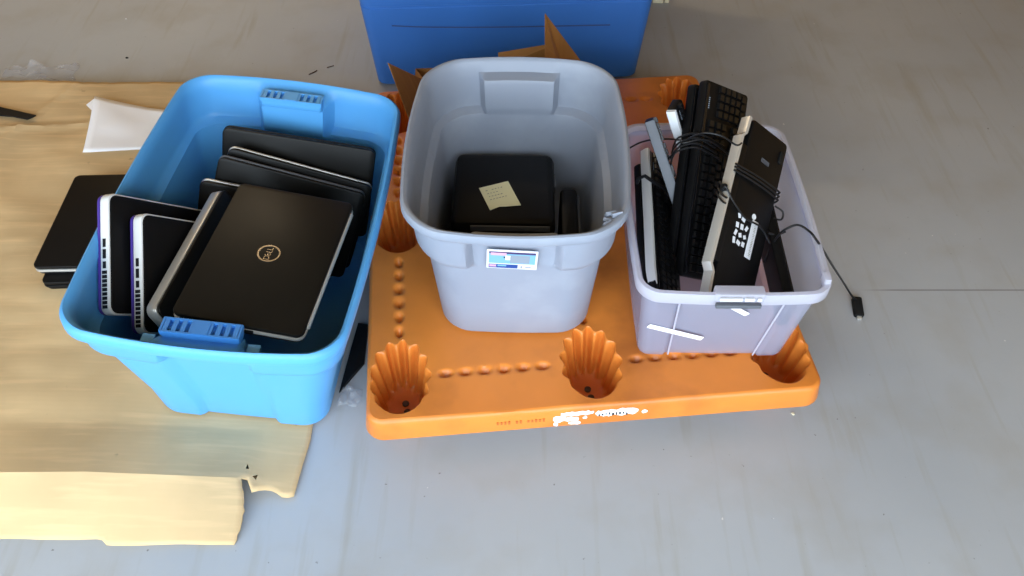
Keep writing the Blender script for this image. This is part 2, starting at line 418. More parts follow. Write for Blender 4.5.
    # torn white label on the front edge, with scraps and leftover print
    def scrap(x0, x1, z0, z1, seed, jag=0.25):
        rnd = random.Random(seed); n = max(4, int((x1 - x0) / 0.006)); m_ = MB()
        top = []; bot = []
        for k in range(n + 1):
            x = x0 + (x1 - x0) * k / n; e = min(1, 4 * min(k, n - k) / n + 0.3); h = (z1 - z0)
            top.append((x, z1 - h * jag * rnd.random() - h * 0.3 * (1 - e))); bot.append((x, z0 + h * jag * rnd.random() + h * 0.3 * (1 - e)))
        def yy(z): return -PY - 0.006 * max(0, 0.124 - z) / 0.04 - 0.0012
        v = [(x, yy(z), z) for x, z in bot] + [(x, yy(z), z) for x, z in top]
        v += [(x, y + 0.001, z) for x, y, z in v]
        k = n + 1; f = []
        for q in range(n): f.append((q, q + 1, k + q + 1, k + q))
        for q in range(n): f.append((2 * k + q, 3 * k + q, 3 * k + q + 1, 2 * k + q + 1)); f.append((q, 2 * k + q, 2 * k + q + 1, q + 1)); f.append((k + q, k + q + 1, 3 * k + q + 1, 3 * k + q))
        m_.add(v, f); return m_
    lab = None
    for k, (x0, x1, z0, z1, s) in enumerate(((-0.085, -0.012, 0.112, 0.128, 1), (-0.008, 0.088, 0.102, 0.127, 2), (-0.102, -0.075, 0.094, 0.118, 3), (-0.076, -0.045, 0.096, 0.111, 4), (-0.068, -0.04, 0.083, 0.097, 5), (0.096, 0.109, 0.103, 0.115, 6), (-0.101, -0.091, 0.083, 0.097, 9), (-0.036, -0.026, 0.1, 0.109, 11))):
        lab = scrap(x0, x1, z0, z1, s).build('label_scrap', 'brightwhite', t, smooth=False)
        if k == 1:
            pr_ = MB(); rnd = random.Random(3)
            for q in range(9):
                w = rnd.uniform(0.002, 0.005); z = rnd.uniform(0.107, 0.113)
                pr_.box((0.0 + q * 0.0078, -PY - 0.0033, z), (w, 0.003, rnd.uniform(0.004, 0.008)))
            pr_.build('print', 'darkink', lab, smooth=False)
    # faint moulded lettering left of the label
    e = MB(); rnd = random.Random(5)
    for q in range(13):
        if q in (4, 7): continue
        e.box((-0.225 + q * 0.0085, -PY - 0.0022, 0.106), (0.0045, 0.003, rnd.uniform(0.006, 0.011)))
    tagp(e.build('moulded_lettering', mat('moulded_orange', srgb(186, 100, 40), 0.5), t, smooth=False))
    return t
pallet()

# ------------------------------------------------------------------ tubs
def tub_body(levels, half, soft, wall_levels=None, nc=8, ns=36):
    rings = []
    for (z, Wd, D, r, b, ins) in levels:
        R = []
        for x, y in rr(Wd, D, r, nc, ns, b):
            if ins and abs(y) > D * 0.36:
                k = 1 - sstep(half, half + soft, abs(x)); y -= math.copysign(ins * k, y)
            R.append(Vector((x, y, z)))
        rings.append(R)
    m = MB(); m.loft(rings, True, True); return m

def gray_tub():
    t = thing('storage_tub', 'tall grey plastic tub on the orange pallet, holding a black case', 'tub', Matrix.Translation((0.011, 1.475, 0.1425)) @ Matrix.Rotation(-0.025, 4, 'Z'))
    lv = [(0, .318, .425, .06, .03, 0), (.004, .332, .440, .066, .03, 0), (.014, .342, .452, .07, .032, 0), (.1, .353, .466, .072, .042, 0), (.256, .373, .492, .075, .063, 0), (.264, .374, .494, .075, .064, 0),
          (.272, .396, .522, .076, .076, .016), (.280, .402, .530, .077, .083, .022), (.290, .406, .534, .077, .085, .024), (.352, .413, .542, .078, .09, .026), (.362, .415, .544, .078, .09, .024), (.371, .418, .547, .078, .092, .004),
          (.376, .440, .567, .08, .097, 0), (.380, .4445, .5715, .081, .097, 0), (.392, .4445, .5715, .081, .097, 0), (.398, .440, .567, .08, .097, 0), (.400, .432, .559, .08, .097, 0),
          (.398, .424, .551, .08, .097, 0), (.392, .418, .545, .079, .095, 0), (.370, .410, .538, .078, .092, .004), (.364, .408, .536, .077, .09, .030), (.356, .405, .533, .077, .09, .032), (.292, .399, .526, .076, .085, .030),
          (.280, .394, .521, .075, .08, .026), (.270, .370, .489, .074, .065, .002), (.262, .366, .484, .074, .063, 0), (.1, .345, .457, .071, .042, 0), (.020, .334, .443, .069, .032, 0), (.010, .322, .43, .065, .03, 0), (.007, .30, .41, .06, .03, 0)]
    tub_body(lv, 0.082, 0.016).build('body', 'gray', t, ang=40)
    # damaged corner of the rim
    rnd = random.Random(4); d = MB()
    for k in range(7):
        d.box((0.196 + rnd.uniform(-.012, .012), -0.262 + k * 0.006, 0.392 + rnd.uniform(-.008, .006)), (0.022, 0.007, 0.014), Matrix.Rotation(rnd.uniform(-.6, .6), 3, 'Z') @ Matrix.Rotation(rnd.uniform(-.7, .7), 3, 'X'))
    tagp(d.build('chipped_rim', 'gray', t, smooth=False), 'cracked and chewed corner of the rim')
    # printed product label on the front, below the rim
    yb = lambda z: -(0.538 / 2 * 1.075) + 0.0145
    n = Vector((0, -1, -0.10)).normalized()
    lm = frame((-0.004, -0.2752, 0.302), (1, 0, -0.05), n)
    lab = MB(); lab.slab(0.104, 0.060, -0.0012, 0.001, 0.002, 0.0004)
    L = lab.build('product_label', 'white', t); L.matrix_basis = lm @ Matrix.Rotation(0, 4, 'Z')
    # in this frame y runs up or down: keep a sign so that "up" is +v
    sg = 1 if (lm.to_3x3() @ Vector((0, 1, 0))).z > 0 else -1
    def blk(name, u, v, w, h, m, zz=0.0012):
        b = MB(); b.box((u, sg * v * 1.15, zz), (w, h * 1.15, 0.0006)); b.build(name, m, L, smooth=False)
    blk('picture', 0, 0.005, 0.095, 0.031, 'lblue'); blk('picture', 0.016, 0.003, 0.04, 0.022, 'lgrey', 0.0014)
    blk('header', 0, 0.0195, 0.095, 0.005, 'lplum', 0.0014); blk('header', -0.028, 0.016, 0.032, 0.0075, 'lpink', 0.0017)
    blk('badge', -0.009, 0.006, 0.010, 0.012, 'white', 0.0017); blk('badge', -0.016, 0.007, 0.003, 0.004, 'darkink', 0.0017)
    blk('footer', -0.0175, -0.0185, 0.06, 0.010, 'lnavy', 0.0014); blk('footer', -0.039, -0.0175, 0.014, 0.006, 'lpink', 0.0017); blk('footer', -0.02, -0.0165, 0.018, 0.004, 'lblue', 0.0017)
    blk('fine_print', 0.02, -0.0195, 0.003, 0.006, 'lgrey', 0.0014); blk('fine_print', 0.034, -0.019, 0.012, 0.002, 'lgrey', 0.0014)
    return t
gray_tub()

BL_M = None
def blue_tub():
    global BL_M
    th = 0.10; up = Vector((math.sin(th), 0, math.cos(th)))
    rim = Vector((-0.567, 1.389, 0.453)); base = rim - up * 0.430
    BL_M = Matrix.Translation(base) @ Matrix.Rotation(th, 4, 'Y') @ Matrix.Rotation(-0.058, 4, 'Z')
    t = thing('storage_tub', 'large light blue plastic tub full of laptops, standing on the flattened cardboard', 'tub', BL_M)
    lv = [(0, .372, .585, .05, .01, .012), (.004, .389, .605, .055, .01, .012), (.014, .394, .612, .058, .01, .012), (.1, .412, .64, .058, .01, .012), (.306, .484, .732, .06, .03, .012), (.316, .487, .737, .06, .03, .012),
          (.326, .506, .765, .06, .045, .026), (.335, .510, .772, .06, .047, .028), (.385, .518, .784, .06, .053, .030), (.392, .518, .786, .06, .053, .030), (.398, .520, .79, .06, .055, .008),
          (.400, .542, .817, .062, .057, 0), (.404, .546, .821, .062, .057, 0), (.420, .546, .821, .062, .057, 0), (.427, .541, .816, .062, .057, 0), (.430, .533, .808, .061, .057, 0),
          (.427, .525, .80, .061, .057, 0), (.420, .518, .793, .06, .056, 0), (.402, .512, .782, .06, .055, .030), (.390, .510, .779, .06, .053, .046), (.337, .501, .768, .059, .047, .046),
          (.326, .496, .760, .059, .045, .040), (.316, .476, .727, .058, .03, .014), (.306, .474, .722, .058, .03, .012), (.1, .404, .632, .057, .01, .012), (.020, .388, .603, .056, .01, .012), (.011, .382, .593, .053, .01, .012), (.008, .36, .57, .05, .01, 0)]
    lv = [(z, w - (0.008 if z > 0.39 else 0), d, r, b, i) for z, w, d, r, b, i in lv]
    tub_body(lv, 0.078, 0.012).build('body', 'blue', t, ang=40)
    for s in (-1, 1):
        h = MB(); y0 = s * 0.372
        h.slab(0.150, 0.036, 0.396, 0.414, 0.006, 0.003, 0, y0)
        for k in range(9):
            if k == 4: h.box((0, y0, 0.418), (0.030, 0.034, 0.012)); continue
            h.box((-0.066 + k * 0.0165, y0, 0.4175), (0.0085, 0.034, 0.010))
        h.box((0, y0 + 0.016, 0.4175), (0.148, 0.004, 0.011)); h.box((0, y0 - 0.016, 0.4175), (0.148, 0.004, 0.011))
        h.box((-0.0735, y0, 0.4175), (0.004, 0.034, 0.011)); h.box((0.0735, y0, 0.4175), (0.004, 0.034, 0.011))
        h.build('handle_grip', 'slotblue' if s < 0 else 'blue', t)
    # gusset and rib under the front rim
    for x in (-0.10, 0.10):
        g = MB()
        g.add([(x - 0.002, -0.380, 0.318), (x + 0.002, -0.380, 0.318), (x - 0.012, -0.412, 0.398), (x + 0.012, -0.412, 0.398), (x - 0.012, -0.380, 0.398), (x + 0.012, -0.380, 0.398)],
              [(0, 1, 3, 2), (0, 2, 4), (1, 5, 3), (2, 3, 5, 4), (0, 4, 5, 1)])
        g.build('gusset', 'blue', t, smooth=False)
    return t
blue_tub()

CLR_M = Matrix.Translation((0.456, 1.402, 0.1425)) @ Matrix.Rotation(-0.012, 4, 'Z')
def clear_bin():
    t = thing('storage_bin', 'translucent clear plastic bin full of keyboards at the right of the orange pallet', 'bin', CLR_M)
    lv = [(0, .318, .425, .02, .015, .006), (.004, .326, .435, .022, .016, .007), (.012, .331, .44, .024, .017, .007), (.246, .366, .515, .03, .028, .007),
          (.250, .368, .518, .034, .03, 0), (.266, .370, .520, .034, .03, 0),
          (.270, .366, .516, .034, .03, 0), (.264, .364, .513, .033, .03, 0), (.244, .361, .509, .03, .028, .007),
          (.014, .327, .435, .022, .017, .007), (.006, .315, .42, .02, .016, .006)]
    tub_body(lv, 0.105, 0.004, nc=6, ns=44).build('body', 'clear', t, ang=40)
    lp = [(.254, .372, .522, .036, .03, 0), (.250, .390, .544, .044, .032, 0), (.253, .394, .548, .045, .032, 0), (.276, .394, .548, .045, .032, 0), (.280, .390, .544, .044, .032, 0),
          (.280, .376, .528, .038, .032, 0), (.276, .371, .522, .036, .03, 0), (.258, .370, .521, .036, .03, 0)]
    rings = []
    m = MB(); R = []
    for (z, Wd, D, r, b, i) in lp: R.append([Vector((x, y, z)) for x, y in rr(Wd, D, r, 8, 20, b)])
    R.append(R[0]); m.loft(R, False, False); m.build('rim', 'clear_rim', t, ang=40)
    # raised handle block in the middle of each short side, ribs down the wall, corner tabs
    for s in (-1, 1):
        h = MB(); h.slab(0.100, 0.026, 0.264, 0.287, 0.004, 0.002, 0.004, s * 0.272); h.build('handle_block', 'clear_rim', t)
    l = MB(); l.slab(0.092, 0.010, 0.256, 0.266, 0.003, 0.002, 0.002, -0.291); l.build('latch_clip', 'greyplastic', t)
    w = MB(); w.box((-0.015, -0.2885, 0.277), (0.045, 0.004, 0.008)); w.box((0.022, -0.2885, 0.277), (0.02, 0.004, 0.008)); w.box((0.042, -0.2885, 0.277), (0.008, 0.004, 0.008)); w.build('latch_window', 'white', t, smooth=False)
    for s in (-1, 1):
        x0, x1 = s * 0.104, s * 0.108
        r = MB(); r.tube([(x0 * 0.93, -0.219, 0.006), (x1, -0.263, 0.246)], 0.0022, 6); r.build('rib', 'clear_rim', t)
    c = MB(); c.slab(0.014, 0.026, 0.268, 0.292, 0.004, 0.002, 0.186, -0.235); c.build('corner_tab', 'clear_rim', t)
    # two bright white streaks, set as thin strips on the front wall
    def strip(a, b, wd):
        a = Vector(a); b = Vector(b); d = (b - a); q = MB()
        nrm = Vector((0, -1, -0.18)).normalized()
        m_ = frame((a + b) / 2, d, nrm); q.slab(d.length, wd, 0, 0.0012, 0.003, 0.0004); o = q.build('white_streak', 'brightwhite', t); o.matrix_basis = m_
    def on(px, py):
        # point of the front wall under a pixel, in the bin's own frame
        inv = CLR_M.inverted(); o0 = inv @ Vector((0, 0, CAMH)); d0 = inv.to_3x3() @ ray(px, py)
        # wall: y = -(0.2165 + 0.16*z) * 1.0
        tt = -(o0.y + 0.2165 + 0.163 * o0.z) / (d0.y + 0.163 * d0.z); return o0 + d0 * tt + Vector((0, -0.0045, 0))
    strip(on(648, 324), on(702, 337), 0.016); strip(on(728, 303), on(747, 313), 0.014)
    return t
clear_bin()

def back_bin():
    t = thing('storage_bin', 'big dark blue plastic bin standing behind the pallet, cut off by the top edge', 'bin', Matrix.Translation((-0.03, 2.755, 0)) @ Matrix.Rotation(0.055, 4, 'Z'))
    lv = [(0, .86, .56, .03, 0.0, 0), (.01, .885, .585, .035, 0, 0), (.30, .93, .63, .04, .004, 0), (.302, .925, .625, .04, .004, 0), (.308, .925, .625, .04, .004, 0), (.310, .93, .63, .04, .004, 0),
          (.60, .98, .68, .05, .006, 0), (.605, 1.02, .72, .05, .006, 0), (.63, 1.02, .72, .05, .006, 0), (.64, 1.0, .70, .05, .006, 0), (.63, .975, .675, .05, .006, 0), (.02, .875, .575, .03, 0, 0)]
    tub_body(lv, 0.1, 0.02, nc=6, ns=12).build('body', 'darkblue', t, ang=40)
    g = MB(); g.tube(spline([(-0.37, -0.3108, 0.240), (-0.25, -0.3106, 0.231), (-0.05, -0.3102, 0.224), (0.15, -0.3100, 0.221), (0.33, -0.3098, 0.219)], 8), 0.0022, 6)
    g.build('scratch_ridge', mat('scratch_navy', srgb(24, 52, 110), 0.5), t)
    return t
back_bin()

# ------------------------------------------------------------------ flattened cardboard
def sheet_z(x, y):
    z = 0.019 - 0.10 * (x + 0.607)
    z = min(0.050, max(0.005, z))
    return z
def cardboard():
    t = thing('cardboard_sheet', 'creased brown flattened cardboard box lying on the floor under the blue tub', 'cardboard', Matrix.Translation((-1.2, 1.6, 0)))
    def ylow(x):
        # fold along the front; torn corner on the right
        base = 0.925 + 0.01 * (x + 0.57)
        if x > -0.575: base = 0.893 + 0.018 * math.sin((x + 0.575) * 40) + max(0, (x + 0.50)) * 0.9
        return base
    def yhigh(x): return 2.395 + 0.018 * noise.noise(Vector((x * 5, 1.3, 0))) + 0.01 * noise.noise(Vector((x * 22, 4.3, 0))) - 0.05 * sstep(-1.75, -2.2, x)
    xs0 = -2.35
    nx, ny = 150, 110; v = []; f = []
    idx = {}
    for j in range(ny + 1):
        for i in range(nx + 1):
            s = i / nx; tt = j / ny
            xr = -0.462 - 0.03 * tt
            if tt < 0.09: xr += -0.016 * (1 - tt / 0.09)
            x = xs0 + (xr - xs0) * s
            y = ylow(x) * (1 - tt) + yhigh(x) * tt
            z = sheet_z(x, y)
            under = sstep(-0.98, -0.88, x) * sstep(0.98, 1.10, y) * (1 - sstep(1.72, 1.85, y))
            wr = 0.011 * noise.noise(Vector((x * 3.1, y * 4.3, 0.7))) + 0.005 * noise.noise(Vector((x * 9, y * 7, 2.7))) + 0.004 * abs(noise.noise(Vector((x * 5 + y * 3, y * 12, 7.7))))
            lap = sstep(-1.30, -1.26, x) * (1 - sstep(-1.0, -0.98, x)) * sstep(1.48, 1.52, y) * (1 - sstep(1.90, 1.94, y))
            z += wr * (1 - under) * (1 - lap) * sstep(0.93, 1.15, y)
            # crease lines
            cr = abs((y - 2.16) - 0.10 * (x + 1.4) - 0.02 * noise.noise(Vector((x * 6, 0, 5))))
            z += 0.006 * math.exp(-(cr / 0.012) ** 2) * (1 - under)
            cr = abs((x + 1.60) - 0.42 * (y - 2.0)); z += 0.005 * math.exp(-(cr / 0.010) ** 2) * (1 - under) * sstep(1.5, 1.7, y)
            cr = 9 + abs((y - 1.02) - 0.02 * noise.noise(Vector((x * 3, 2, 0)))) ; z -= 0.003 * math.exp(-(cr / 0.006) ** 2) * (1 - sstep(-0.9, -0.8, x))
            cr = abs((x + 0.595) - 0.10 * (y - 0.95)); z -= 0.001 * math.exp(-(cr / 0.006) ** 2) * (1 - sstep(1.0, 1.08, y))
            z += 0.026 * max(0, 1 - (y - 0.925) / 0.135) * (1 - 0.75 * sstep(-0.60, -0.54, x)) if y > 0.9 else 0.026 * (1 - 0.75 * sstep(-0.60, -0.54, x))
            # torn corner curls up along a diagonal crease
            if x > -0.58 and y < 1.06:
                dd = (x + 0.575) * 0.55 - (y - 0.915)
                if dd > 0: z += -0.10 * dd + 0.0
            z = max(z, 0.0045)
            idx[i, j] = len(v); v.append((x + 1.2, y - 1.6, z))
    for j in range(ny):
        for i in range(nx):
            q = (idx[i, j], idx[i + 1, j], idx[i + 1, j + 1], idx[i, j + 1])
            f.append(q)
    # the front strip bends down to the floor, torn off at the right end
    cols = [i for i in range(nx + 1) if v[idx[i, 0]][0] - 1.2 < -0.582]; last = len(cols) - 1; NR = 14; prev = [idx[i, 0] for i in cols]
    for r in range(1, NR + 1):
        tt = r / NR; row = []
        for q, i in enumerate(cols):
            x = v[idx[i, 0]][0] - 1.2; y1 = v[idx[i, 0]][1] + 1.6; zt = v[idx[i, 0]][2]
            e = max(0, 1 - (last - q) / 4)
            x += e * (0.016 * math.sin(tt * PI * 0.9) + 0.005 * noise.noise(Vector((tt * 11, 3, 1))))
            y0 = 0.790 + 0.006 * (x + 0.57) + 0.006 * noise.noise(Vector((x * 8, 1, 1))) + 0.014 * (1 - sstep(-0.87, -0.85, x))
            y = y1 * (1 - tt) + y0 * tt
            z = zt * (1 - tt) + 0.005 * tt + (0.0015 * math.sin(tt * PI) + 0.002 * noise.noise(Vector((x * 5, y * 9, 8)))) * min(1, tt * 3)
            row.append(len(v)); v.append((x + 1.2, y - 1.6, max(z, 0.004)))
        for q in range(last): f.append((prev[q], row[q], row[q + 1], prev[q + 1]))
        prev = row
    o = obj('sheet', v, f, 'cardboard', t, ang=22)
    sm = o.modifiers.new('thickness', 'SOLIDIFY'); sm.thickness = 0.004; sm.offset = 0
    # specks and scuffs stuck to it
    return t
cardboard()

def paper_sheet():
    Q = [gz(96, 99, .066), gz(202, 118, .066), gz(83, 153, .066), gz(192, 147, .066)]
    A = [Q[0], Q[2]]; d = (A[1] - A[0]); ln = d.length; d.normalize(); e = Vector((-d.y, d.x, 0))
    t = thing('paper_sheet', 'white sheet of paper with a dog-eared corner lying on the cardboard', 'paper', Matrix.Translation(A[0]))
    v = []; f = []; nx, ny = 14, 12
    for j in range(ny + 1):
        for i in range(nx + 1):
            s, q = i / nx, j / ny
            p = (Q[0] * (1 - s) + Q[1] * s) * (1 - q) + (Q[2] * (1 - s) + Q[3] * s) * q - Q[0]
            z = max(0.0, 0.008 * noise.noise(Vector((s * 2.0, q * 2.2, 4)))) + 0.010 * (1 - s) ** 4 * (1 - q) ** 2 + 0.002
            v.append((p.x, p.y, z))
    for j in range(ny):
        for i in range(nx): a = j * (nx + 1) + i; f.append((a, a + 1, a + nx + 2, a + nx + 1))
    o = obj('sheet', v, f, 'paper', t); sm = o.modifiers.new('thickness', 'SOLIDIFY'); sm.thickness = 0.0006
    b = MB(); c0 = d * (ln * 0.22); b.add([d * (ln * 0.05) + Vector((0, 0, .010)), d * (ln * 0.26) + Vector((0, 0, .006)), d * (ln * 0.14) - e * 0.022 + Vector((0, 0, .007)), d * (ln * 0.05) + Vector((0, 0, .0112)), d * (ln * 0.26) + Vector((0, 0, .0072)), d * (ln * 0.14) - e * 0.022 + Vector((0, 0, .0082))],
                        [(0, 1, 2), (3, 5, 4), (0, 3, 4, 1), (1, 4, 5, 2), (2, 5, 3, 0)])
    b.build('folded_corner', 'paper', t, smooth=False)
paper_sheet()

def black_strip():  # flat black pointed strip set on top of the cardboard
    P = [gz(-45, 100, .068), gz(-8, 105, .068), gz(10, 109, .068), gz(36, 115, .068), gz(27, 119, .068), gz(12, 116, .068), gz(-45, 112, .068)]
    c = P[0].copy(); b = MB(); b.loft([[p - c - Vector((0, 0, .004)) for p in P], [p - c for p in P]])
    o = b.build('pointed_strip', 'port', None, smooth=False); o.location = c
    tagp(o, 'black pointed strip lying on the cardboard at the left edge of the photo', 'strap')
black_strip()

# ------------------------------------------------------------------ laptops
def laptop(name, label, mtx, L=0.375, Wd=0.25, group=None, lid='lidblack', base='black', trim='silver', logo=False, ports=True, T=0.030, hinge=True, tz=(0.009, 0.0175)):
    """local x: hinge axis, local y: towards the hinge, z: lid up, origin at the centre of the lid's top"""
    t = thing(name, label, 'laptop', mtx, group)
    z0 = -T
    b = MB(); b.slab(L - 0.006, Wd - 0.006, z0, z0 + 0.012, 0.018, 0.004); ba = b.build('base', base, t)
    b = MB(); b.slab(L, Wd, z0 + tz[0], z0 + tz[1], 0.018, 0.003); b.build('palmrest_trim', trim, t)
    b = MB(); b.slab(L - 0.001, Wd - 0.002, z0 + tz[1] + 0.0015, 0.0, 0.016, min(0.0045, (T - tz[1]) * 0.3)); b.slab(L - 0.012, Wd - 0.014, z0 + tz[1] - 0.001, z0 + tz[1] + 0.002, 0.012, 0.0005); li = b.build('lid', lid, t)
    if hinge:
        b = MB(); b.tube([(-L * 0.42, Wd / 2 - 0.001, z0 + 0.0205), (L * 0.42, Wd / 2 - 0.001, z0 + 0.0205)], 0.0058, 10); b.build('hinge', trim, t)
    if ports:
        for sgn in (-1, 1):
            for k, (y, w, h) in enumerate(((0.0 * Wd, .019, .008), (-0.09 * Wd, .014, .008), (0.09 * Wd, .017, .0075))):
                b = MB(); b.box((sgn * (L / 2 - 0.001), sgn * y, z0 + sum(tz) / 2), (0.004, w, h)); b.build('port', 'port', ba, smooth=False)
            for k in range(9):
                b = MB(); b.box((sgn * (L / 2 - 0.001), sgn * (-0.15 * Wd - k * 0.0088), z0 + sum(tz) / 2), (0.004, 0.0068, 0.0125)); b.build('vent_slot', 'port', ba, smooth=False)
    if logo:
        R = MB(); n = 40; r0, r1 = 0.0205, 0.0240
        ring = []
        for k in range(n):
            a = 2 * PI * k / n; c, s = math.cos(a), math.sin(a); ring.append((c, s))
        R.loft([[Vector((c * r0, s * r0, -.0002)) for c, s in ring], [Vector((c * r0, s * r0, .0010)) for c, s in ring], [Vector((c * r1, s * r1, .0010)) for c, s in ring], [Vector((c * r1, s * r1, -.0002)) for c, s in ring]], False, False)
        R.build('emblem_ring', 'chrome', li)
        for ch, x, rz in (('D', -0.0130, 0), ('E', -0.0042, 0.55), ('L', 0.0052, 0), ('L', 0.0128, 0)):
            # letters stand upright as seen with the hinge at their foot
            mm = Matrix.Rotation(PI, 4, 'Z') @ Matrix.Translation((x, 0, 0.0007)) @ Matrix.Rotation(rz, 4, 'Z')
            text_mesh(ch, 0.0175, 'emblem_letter', 'chrome', li, mm)
    return t
LAPG = 'laptops piled in the blue tub'
k = 1.053
def cam_scale(p): return Vector((p[0] * k, p[1] * k, CAMH + (p[2] - CAMH) * k))
topc = cam_scale((-0.482, 1.174, 0.489)); topX = Vector((0.131, 0.991, -0.017)).normalized(); topZ = Vector((0.125, 0, 0.992))
# hinge lies on the right: local y = Z x X must point right, so x runs towards the camera
topM = frame(topc, -topX, topZ)
laptop('laptop', 'black laptop lying flat on top of the pile, round silver emblem on its lid', topM, 0.392, 0.262, LAPG, logo=True)
right = topX.cross(topZ); TL = math.radians(64)
edge = topc - topZ * 0.032 - right * 0.172
w_ = right * math.cos(TL) - topZ * math.sin(TL); n_ = topZ * math.cos(TL) + right * math.sin(TL)
under = frame(edge + w_ * 0.120 + topX * 0.016, -topX, n_)
laptop('laptop', 'slanted laptop with a long silver edge, propping up the emblem laptop on its left', under, 0.375, 0.240, LAPG, T=0.036, tz=(0.003, 0.028), ports=False, hinge=False)
# two on their side against the left wall, ports facing the camera
e1 = Vector((-.04, .79, .61)).normalized(); e2 = Vector((.363, .586, -.723)).normalized()
N = e2.cross(e1)
for lab, T in (('leftmost laptop standing on edge in the blue tub, ports and violet lid edge showing', gy(107, 193, 1.297)),
               ('second upright laptop from the left in the blue tub, pale edge with ports', gy(140, 213, 1.280))):
    c = T + e2 * 0.164 - e1 * 0.124
    laptop('laptop', lab, frame(c - N * 0.028, e2, -N), 0.328, 0.25, LAPG, lid='purple', trim='whitesilver', hinge=False, T=0.035, tz=(0.003, 0.0265))
# four standing along the back
def standing(lab, pl, pr_, y, lean, L, group=LAPG, **kw):
    a = gy(*pl, y); b = gy(*pr_, y); X = (b - a).normalized()
    down = Vector((0, -lean, -1)); down = (down - X * down.dot(X)).normalized(); nrm = X.cross(down)
    if nrm.y > 0: nrm = -nrm
    mid = (a + b) / 2; c = mid + down * 0.125
    # hinge at the foot, lid towards the camera
    M_ = frame(c, X if (nrm.cross(X)).dot(down) > 0 else -X, nrm)
    return laptop('laptop', lab, M_, L, 0.25, group, **kw)
standing('rearmost laptop in the blue tub, plain black panel leaning on the back wall', (222, 127), (376, 151), 1.655, 0.28, 0.37, trim='black', ports=False)
standing('upright laptop with the brightest silver edge, just in front of the rearmost one', (231, 148), (371, 186), 1.595, 0.30, 0.352, ports=False)
standing('upright laptop with a thin dull silver edge, third from the back of the blue tub', (221, 157), (364, 194), 1.555, 0.30, 0.352, ports=False, trim='greyplastic')
standing('upright laptop whose left silver corner peeks out behind the emblem laptop', (208, 182), (330, 206), 1.508, 0.26, 0.322, ports=False)
# two closed ones on the cardboard left of the tub
laptop('laptop', 'black closed laptop on the cardboard left of the blue tub, upper of two', frame((-1.108, 1.668, 0.1185), (0.03, -1, 0), (0, 0, 1)), 0.36, 0.25, 'laptops on the cardboard', lid='leather', trim='silver', ports=False, hinge=False)
laptop('laptop', 'black closed laptop under another one on the cardboard beside the blue tub', frame((-1.092, 1.644, 0.0880), (0.05, -1, 0), (0, 0, 1)), 0.36, 0.25, 'laptops on the cardboard', lid='leather', trim='black', ports=False, hinge=False)

# ------------------------------------------------------------------ inside the grey tub
def case():
    t = thing('equipment_case', 'black boxy case with rounded edges inside the grey tub', 'case', Matrix.Translation((-0.020, 1.545, 0.150)) @ Matrix.Rotation(-0.02, 4, 'Z'))
    b = MB(); b.slab(0.245, 0.255, 0.0, 0.188, 0.022, 0.016, nc=7); b.build('body', 'leather', t)
    b = MB(); b.slab(0.247, 0.257, 0.148, 0.151, 0.022, 0.001); b.build('seam', 'rubber', t)
    b = MB(); b.slab(0.185, 0.004, 0.165, 0.180, 0.0015, 0.001, 0.018, -0.1285); b.build('front_strip', 'greyplastic', t)
    b = MB(); b.slab(0.006, 0.05, 0.135, 0.158, 0.002, 0.001, 0.1235, 0.06); b.build('side_catch', 'greyplastic', t)
    s = thing('carrying_case', 'small black object standing beside the case in the grey tub', 'case', Matrix.Translation((0.138, 1.50, 0.150)) @ Matrix.Rotation(-0.02, 4, 'Z'))
    b = MB(); b.slab(0.042, 0.17, 0.0, 0.150, 0.012, 0.010, nc=6); b.build('body', 'leather', s)
    b = MB(); b.slab(0.006, 0.14, 0.02, 0.135, 0.002, 0.001, 0.0232, 0); b.build('side_panel', 'greyplastic', s)
    P = [gz(479, 188, .340), gz(508, 181, .340), gz(521, 205, .340), gz(490, 210, .340)]
    c = sum(P, Vector()) / 4
    n = thing('paper_note', 'pale yellow paper note lying on the black case in the grey tub', 'note', Matrix.Translation(c))
    q = MB(); rr_ = []
    pts = [P[0], P[1], P[2], P[2] * .5 + P[3] * .5 + Vector((0, .004, 0)), P[2] * .3 + P[3] * .7 + Vector((0.0, .007, 0)), P[3]]
    pts = [p - c for p in pts]
    q.loft([[p - Vector((0, 0, .0012)) for p in pts], [p for p in pts]]); o = q.build('sheet', 'note', n, smooth=False)
    w = MB(); u = (P[1] - P[0]).normalized(); vv = (P[3] - P[0]).normalized(); rnd = random.Random(2); ang = math.atan2(u.y, u.x)
    for r in range(4):
        for kx in range(6):
            if rnd.random() < .25: continue
            w.box((P[0] - c) + u * (.014 + kx * .0075) + vv * (.016 + r * .011) + Vector((0, 0, .0003)), (.005 * rnd.uniform(.5, 1), .0016, .0004), Matrix.Rotation(ang + rnd.uniform(-.3, .3), 3, 'Z'))
    w.build('handwriting', 'ink', o, smooth=False)
case()

